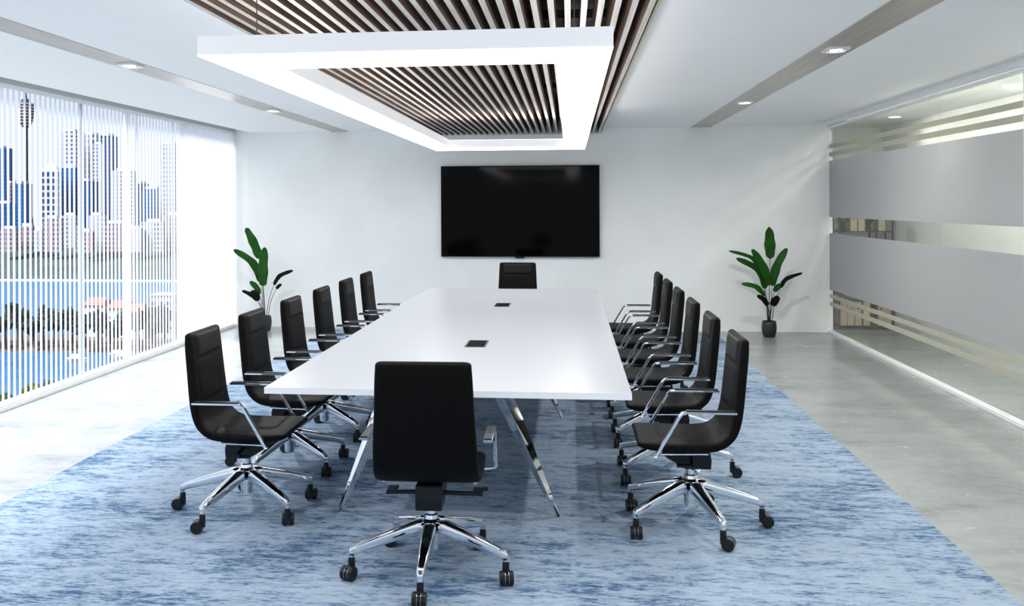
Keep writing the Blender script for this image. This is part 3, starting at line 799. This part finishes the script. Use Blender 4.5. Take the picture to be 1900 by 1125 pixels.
plant((-3.882, Yp, 0), [
    ([(-3.94, Yp, .92), (-4.02, Yp, 1.12), (-4.132, Yp + .02, 1.318)], .058, 0, (0, -1, 0.1)),
    ([(-3.884, Yp - .05, .575), (-3.880, Yp - .06, .82), (-3.860, Yp - .05, 1.072)], .066, 0, (0, -1, 0.1)),
    ([(-3.932, Yp, .621), (-4.025, Yp - .03, .869), (-4.272, Yp - .06, 1.043)], .048, 0, (0, -.85, .4)),
    ([(-3.923, Yp - .08, .47), (-3.96, Yp - .1, .57), (-4.036, Yp - .12, .64)], .038, 0, (0, -1, .2)),
    ([(-3.97, Yp, .382), (-4.05, Yp - .02, .46), (-4.169, Yp - .03, .515)], .028, 1, (0, -1, .3)),
    ([(-3.933, Yp - .1, .391), (-3.96, Yp - .1, .47), (-4.027, Yp - .1, .519)], .036, 1, (0, -1, .3)),
    ([(-3.761, Yp, .585), (-3.676, Yp, .705), (-3.506, Yp, .772)], .032, 1, (-.2, -.8, .4)),
    ([(-3.724, Yp - .02, .539), (-3.69, Yp - .02, .575), (-3.652, Yp - .02, .601)], .022, 1, (0, -1, .2)),
], 'tall leafy plant in a charcoal pot beside the window blinds')

# ------------------------------------------------------------------ shelf in the corridor
sx0, sx1, sy0, sy1 = 3.40, 4.07, 12.32, 12.62
sh = empty('metal_shelf', (sx0, sy0, 0)); tag(sh, 'dark metal open shelf unit behind the glass partition', 'shelf')
for x in (0.0, (sx1 - sx0) * 0.68, sx1 - sx0 - 0.018):
    for y in (0.0, sy1 - sy0 - 0.018):
        bm = bmesh.new(); box(bm, x, x + 0.018, y, y + 0.018, 0, 1.62); obj('post', bm, M['shelf_metal'], sh)
tiers = (0.03, 0.44, 0.85, 1.235, 1.60)
for z in tiers:
    bm = bmesh.new(); W = sx1 - sx0
    box(bm, 0.0185, W - 0.0185, 0.0, sy1 - sy0, z, z + 0.014); obj('shelf', bm, M['shelf_metal'], sh)
fx = None
def file_box(x, z, h, kw, lab):
    r = empty('magazine_file', (x, sy0 + 0.035, z + 0.014)); tag(r, lab, 'file box', 'beige file boxes on the corridor shelf')
    bm = bmesh.new(); box(bm, 0, kw, 0, 0.22, 0, h); obj('box', bm, M['box_card'], r, bevel=0.002)
    bm = bmesh.new()
    loft(bm, [[Vector((kw / 2 + 0.012 * math.cos(2 * PI * i / 14), y, h * 0.72 + 0.012 * math.sin(2 * PI * i / 14))) for i in range(14)] for y in (-0.0015, 0.001)])
    obj('finger_hole', bm, M['box_hole'], r)
lev = {0: 'bottom corridor shelf', 1: 'second lowest corridor shelf', 2: 'middle corridor shelf', 3: 'corridor shelf above the middle'}
for t, xs, h in ((0, [.025, .115, .205, .31, .48, .565], .30), (1, [.025, .20, .32, .48], .19), (2, [.03, .12, .21, .40, .52], .28), (3, [.025, .155, .25, .50], .22)):
    for i, x in enumerate(xs):
        if t == 3 and i == 0: continue
        file_box(sx0 + x, tiers[t], h, 0.082, 'beige file box on the %s, %s from its left end' % (lev[t], ordn[i]))
def grass_pot(x, y, z, lab, n=26, hh=0.16, seed=1):
    rnd = random.Random(seed)
    r = empty('potted_grass', (x, y, z)); tag(r, lab, 'plant')
    bm = bmesh.new(); lathe(bm, [(0, 0), (0.035, 0), (0.045, 0.05), (0.040, 0.05), (0, 0.045)], seg=20); obj('pot', bm, M['pot'], r)
    bm = bmesh.new()
    for i in range(n):
        a = rnd.random() * 2 * PI; l = hh * (0.6 + 0.5 * rnd.random()); d = Vector((math.cos(a), 0.5 * math.sin(a), 0))
        p0 = d * 0.02 + Vector((0, 0, 0.045)); p1 = p0 + d * 0.03 + Vector((0, 0, l * 0.6)); p2 = p0 + d * (0.05 + 0.05 * rnd.random()) + Vector((0, 0, l))
        tube(bm, [p0, p1, p2], [0.008, 0.007, 0.001], 5)
    obj('foliage', bm, M['leaf'], r)
grass_pot(sx0 + 0.40, sy0 + 0.13, tiers[3] + 0.014, 'spiky green plant in a dark pot on the corridor shelf at eye height', 34, 0.20, 3)
grass_pot(sx0 + 0.08, sy0 + 0.13, tiers[3] + 0.014, 'small spiky plant in a dark pot at the left end of the corridor shelf', 22, 0.15, 4)
grass_pot(sx0 + 0.15, sy0 + 0.13, tiers[1] + 0.014, 'small spiky plant low on the corridor shelf', 20, 0.13, 5)

# ================================================================== OUTSIDE
WZ = -40.0
structure(bxo('ground_water', -900, -45, 60, 487, WZ - 1, WZ, M['water']))
bk = bxo('quay_wall', -900, -45, 486.5, 490, WZ - 1, WZ + 0.9, M['render']); tag(bk, 'pale sea wall along the far shore of the harbour', 'sea wall')
bm = bmesh.new()
v = [bm.verts.new(p) for p in ((-900, 490, WZ + 0.5), (-45, 490, WZ + 0.5), (-45, 560, -25), (-900, 560, -25), (-900, 900, -24), (-45, 900, -24))]
bm.faces.new((v[0], v[1], v[2], v[3])); bm.faces.new((v[3], v[2], v[5], v[4])); structure(obj('ground_city', bm, M['park']))

# near peninsula
bm = bmesh.new()
top = [(-230, 246), (-170, 249), (-140, 252), (-118, 255), (-60, 258), (-60, 300), (-110, 292), (-140, 285), (-170, 275), (-230, 268)]
a = [bm.verts.new((x, y, WZ - 0.5)) for x, y in top]; cx_, cy_ = -140, 268
b = [bm.verts.new((x + (cx_ - x) * 0.02, y + (cy_ - y) * 0.14, WZ + 1.3)) for x, y in top]
for i in range(len(top)): bm.faces.new((a[i], a[(i + 1) % len(top)], b[(i + 1) % len(top)], b[i]))
bm.faces.new(b); bmesh.ops.recalc_face_normals(bm, faces=bm.faces)
structure(obj('ground_peninsula', bm, M['bank']))
# near hillside below the window
bm = bmesh.new()
q = [(-140, 100, -34), (-60, 100, -30), (-60, 172, -33), (-104, 172, -35), (-140, 150, -36)]
a = [bm.verts.new(p) for p in q]; b = [bm.verts.new((p[0], p[1], WZ - 1)) for p in q]
for i in range(5): bm.faces.new((a[i], a[(i + 1) % 5], b[(i + 1) % 5], b[i]))
bm.faces.new(a); bmesh.ops.recalc_face_normals(bm, faces=bm.faces)
structure(obj('ground_near_shore', bm, M['park']))

def crown(bm, c, rx, rz, seed, sub=3, amp=0.35, freq=0.35):
    before = set(bm.verts)
    bmesh.ops.create_icosphere(bm, subdivisions=sub, radius=1.0, matrix=Matrix.Translation((0, 0, 0)))
    for v in bm.verts:
        if v in before: continue
        p = v.co.normalized(); d = 1 + amp * noise.noise(p * 2.3 + Vector((seed, 0, 0))) + amp * 0.7 * noise.noise(p * 6.0 + Vector((0, seed, 0))) + amp * 0.5 * noise.noise(p * 13.0 + Vector((0, 0, seed)))
        v.co = Vector(c) + Vector((p.x * rx * d, p.y * rx * d, p.z * rz * d))

def tree_proto(seed, m, label_m):
    r = empty('tree'); rnd = random.Random(seed)
    bm = bmesh.new()
    for k in range(6):
        crown(bm, (rnd.uniform(-1.7, 1.7), rnd.uniform(-1.5, 1.5), rnd.uniform(4.0, 7.3)), rnd.uniform(1.3, 2.2), rnd.uniform(1.3, 2.1), seed + k * 1.7, 3, 0.6)
    obj('crown', bm, m, r)
    bm = bmesh.new(); tube(bm, [(0, 0, 0), (0.1, 0, 2.2), (-0.1, 0.1, 4.8)], [0.35, 0.27, 0.18], 8); obj('trunk', bm, M['trunk'], r)
    return r
protos = [tree_proto(11, M['tree'], ''), tree_proto(23, M['tree'], ''), tree_proto(37, M['tree'], '')]
first = [True] * 3
rt = random.Random(5); k = 0
xs = -172.0
while xs < -103:
    for row in range(2):
        p = k % 3
        o = protos[p] if first[p] else copy_tree(protos[p]); first[p] = False
        hgt = 1.05 + 0.4 * rt.random()
        yy = 251.8 + row * 6.5 + rt.uniform(-.5, .5) + (xs + 150) * 0.05
        o.location = (xs + rt.uniform(-1, 1), yy, WZ + 1.1); o.scale = (hgt * 1.0, hgt * 0.9, hgt * (0.9 + 0.25 * rt.random())); o.rotation_euler = (0, 0, rt.random() * 6)
        tag(o, 'dark green tree in the row along the inlet bank outside the window', 'tree', 'trees on the peninsula outside the window')
        k += 1
    xs += 3.9
# bushes close below the window
bp_ = empty('shrub'); bm = bmesh.new()
for j in range(5): crown(bm, (random.uniform(-1.2, 1.2), random.uniform(-1, 1), random.uniform(0.5, 1.8)), 1.2, 1.2, j * 3.1, 3, 0.7)
obj('foliage', bm, M['bush'], bp_)
for j, (x, y, z, s) in enumerate(((-99, 150, -34.8, 1.7), (-94, 150, -34.6, 2.0), (-88.5, 151, -34.2, 1.8), (-83.5, 152, -34.0, 1.5), (-103, 168, -35.2, 1.3), (-98.5, 168.5, -35.2, 1.5), (-94, 168.5, -35.0, 1.3), (-90, 169, -34.8, 1.2))):
    o = bp_ if j == 0 else copy_tree(bp_)
    o.location = (x, y, z); o.scale = (s, s, s); o.rotation_euler = (0, 0, j * 1.3)
    tag(o, 'yellow green shrub at the bottom left of the window view', 'shrub', 'shrubs on the near shore below the window')

# far forest band
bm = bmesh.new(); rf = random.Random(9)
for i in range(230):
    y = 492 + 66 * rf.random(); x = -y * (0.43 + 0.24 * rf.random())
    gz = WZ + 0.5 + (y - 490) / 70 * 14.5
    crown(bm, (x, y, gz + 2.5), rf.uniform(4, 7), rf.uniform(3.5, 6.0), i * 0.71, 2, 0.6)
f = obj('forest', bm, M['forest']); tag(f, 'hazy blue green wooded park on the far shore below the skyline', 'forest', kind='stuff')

# houses and boats on the peninsula
def house(x, y, z, wd, dp, hh, roof, lab):
    r = empty('house', (x, y, z)); tag(r, lab, 'house')
    bm = bmesh.new(); box(bm, -wd / 2, wd / 2, -dp / 2, dp / 2, 0, hh); obj('wall', bm, M['f_white'] if not roof else M['render'], r)
    bm = bmesh.new()
    if roof:
        loft(bm, [[Vector((sx, -dp / 2 - 0.5, hh)), Vector((sx, dp / 2 + 0.5, hh)), Vector((sx * 0.8, 0, hh + 2.2))] for sx in (-wd / 2 - 0.5, wd / 2 + 0.5)])
        obj('roof', bm, M['roof'], r)
    else:
        box(bm, -wd / 2 - 0.3, wd / 2 + 0.3, -dp / 2 - 0.3, dp / 2 + 0.3, hh, hh + 0.4); obj('roof', bm, M['render'], r)
house(-145.5, 276, WZ + 1.2, 6, 6, 9.8, True, 'white house with pink tiled roof, leftmost on the peninsula')
house(-137.5, 276, WZ + 1.2, 6.5, 6, 9.0, True, 'white house with pink tiled roof between the trees, right of another like it')
house(-130.3, 271, WZ + 1.2, 5, 4, 8.5, True, 'low white house with pink roof nearest the white apartment block')
house(-123.5, 275, WZ + 1.2, 6.5, 6, 13.0, False, 'white flat-roofed apartment block on the peninsula')
def boat(x, y, s, lab):
    r = empty('boat', (x, y, WZ)); tag(r, lab, 'boat', 'white boats moored off the peninsula'); r.scale = (s, s, s)
    bm = bmesh.new()
    loft(bm, [[Vector((px, -w_, 0.9)), Vector((px, w_, 0.9)), Vector((px, w_ * 0.6, 0)), Vector((px, -w_ * 0.6, 0))] for px, w_ in ((-3, 0.9), (-1, 1.2), (1.5, 1.0), (3.4, 0.1))]); obj('hull', bm, M['render'], r)
    bm = bmesh.new(); box(bm, -1.6, 1.0, -0.7, 0.7, 0.9, 1.9); obj('cabin', bm, M['render'], r)
    bm = bmesh.new(); tube(bm, [(0.4, 0, 0.9), (0.4, 0, 7.5)], 0.07, 6); obj('mast', bm, M['render'], r)
boat(-131, 237, 1.0, 'white boat with a mast moored on the blue inlet, left of two')
boat(-119, 241, 1.2, 'white boat with a mast moored on the blue inlet, right of two')
boat(-124, 246, 0.9, 'small white boat close against the wooded bank')

# skyline
def building(x0, x1, y, zt, kind, dp, lab, crownk=0):
    zb = -26.0; r = empty('building', ((x0 + x1) / 2, y, zb)); tag(r, lab, 'building')
    hw = (x1 - x0) / 2; H = zt - zb
    bm = bmesh.new(); box(bm, -hw, hw, 0, dp, 0, H)
    obj('tower_block', bm, M['f_' + kind], r)
    bm = bmesh.new()
    if crownk == 1:
        loft(bm, [[Vector((sx, 0, H)), Vector((sx, dp, H)), Vector((0, dp / 2, H + 7))] for sx in (-hw, hw)])
    elif crownk == 2:
        loft(bm, [[Vector((-hw, yy, H)), Vector((hw, yy, H)), Vector((hw, yy, H + 6))] for yy in (0, dp)])
    else:
        box(bm, -hw * 0.6, hw * 0.6, 1, dp - 1, H, H + 1.8)
    obj('roof_top', bm, M['f_' + kind] if crownk == 2 else M['render'], r)
BL = [(-431.4, -414.9, 650, 44.6, 'blue', 'tall blue glass tower at the left edge of the window view'),
(-371.9, -352.9, 560, 3.2, 'blue2', 'broad navy office block below the tall blue tower at the left edge'),
(-407.0, -404.0, 640, 18.2, 'pink', 'very thin pinkish block between two blue blocks at the left'),
(-395.7, -388.7, 630, 17.6, 'blue', 'blue block just left of the observation tower shaft'),
(-390.3, -381.6, 660, 19.3, 'blue2', 'navy block with a slanted top just right of the observation tower shaft'),
(-356.2, -344.6, 600, 25.1, 'grid', 'white gabled tower with a grid of blue windows'),
(-378.5, -365.0, 660, 57.1, 'stripe', 'tall white banded tower behind the gabled grid tower'),
(-320.3, -310.6, 560, -4.5, 'white', 'low white block in front of the tall banded tower'),
(-348.4, -338.6, 610, 27.6, 'blue', 'blue glass slab in front of the tall banded tower'),
(-333.6, -327.7, 610, 18.6, 'blue2', 'navy slab just right of the first grey window mullion'),
(-370.8, -360.8, 680, 56.0, 'grid', 'tall white gridded tower right of the first grey mullion'),
(-346.6, -339.2, 650, 46.5, 'white', 'slim white tower left of the narrow navy tower'),
(-333.5, -328.6, 640, 51.9, 'blue2', 'narrow tall navy tower in the middle of the skyline'),
(-306.3, -291.9, 600, 25.1, 'white', 'wide white tower of small windows in the middle window bay'),
(-311.8, -304.9, 640, 17.3, 'blue2', 'navy block just right of the wide white tower'),
(-295.4, -282.9, 620, 13.0, 'blue', 'wide blue glass block left of the last banded tower'),
(-282.0, -271.5, 620, 43.9, 'stripe', 'tall pale banded tower beside the second grey window mullion'),
(-279.5, -270.3, 640, 38.6, 'white', 'white tower farthest right behind the closed blind'),
(-341.6, -331.3, 530, -12.2, 'pink', 'low pink stone block leftmost above the park'),
(-336.1, -327.0, 540, -10.8, 'pink', 'low pink stone block below the observation tower'),
(-323.3, -317.8, 535, -13.3, 'white', 'small low white block between two pink blocks above the park'),
(-314.1, -303.8, 530, -5.8, 'pink', 'taller pink block under the gabled grid tower'),
(-293.0, -290.3, 530, -10.7, 'white', 'tiny white block at the first grey mullion'),
(-290.6, -281.3, 540, -4.3, 'white', 'mid-height white block right of the first grey mullion'),
(-287.6, -281.5, 525, -13.7, 'pink', 'small low pink block right of the first grey mullion'),
(-279.4, -265.1, 535, -9.2, 'pink', 'wide low pink block below the wide white tower'),
(-262.0, -252.6, 530, -12.3, 'white', 'low white block below the wide blue glass block'),
(-255.0, -242.2, 535, -8.2, 'white', 'wide low white block beside the second grey mullion'),
(-246.7, -231.4, 545, -4.5, 'pink', 'low pink block farthest right on the far shore')]
for i, (x0, x1, y, zt, kd, lab) in enumerate(BL):
    building(x0, x1, y, zt, kd, 12 if y > 600 else 4.5, lab, 1 if i == 5 else (2 if i == 4 else 0))
# observation tower
tw = empty('observation_tower', (-428.9, 700, -26)); tag(tw, 'slender observation tower with a banded golden turret and a spire', 'tower')
bm = bmesh.new(); lathe(bm, [(0, 0), (3.0, 0), (1.5, 14), (1.45, 92), (0, 92)], seg=16); obj('shaft', bm, M['shaft'], tw)
bm = bmesh.new(); lathe(bm, [(0, 90), (2.5, 90), (4.4, 93), (5.6, 98), (5.9, 103), (5.7, 109), (4.4, 109.5), (0, 109.5)], seg=24); obj('turret', bm, M['turret_gold'], tw)
bm = bmesh.new(); lathe(bm, [(0, 109.5), (3.8, 109.5), (3.4, 112), (1.0, 113), (0.6, 117), (0.12, 121), (0, 121)], seg=16); obj('spire', bm, M['shaft'], tw)
bm = bmesh.new(); box(bm, -2.2, -0.6, -5.95, -5.5, 105.5, 108.5); obj('red_sign', bm, M['red_mark'], tw)
for s in (-1, 1):
    bm = bmesh.new(); tube(bm, [(s * 1.4, 0, 40), (s * 8, 0, 0)], 0.35, 5); obj('stay_cable', bm, M['shaft'], tw)
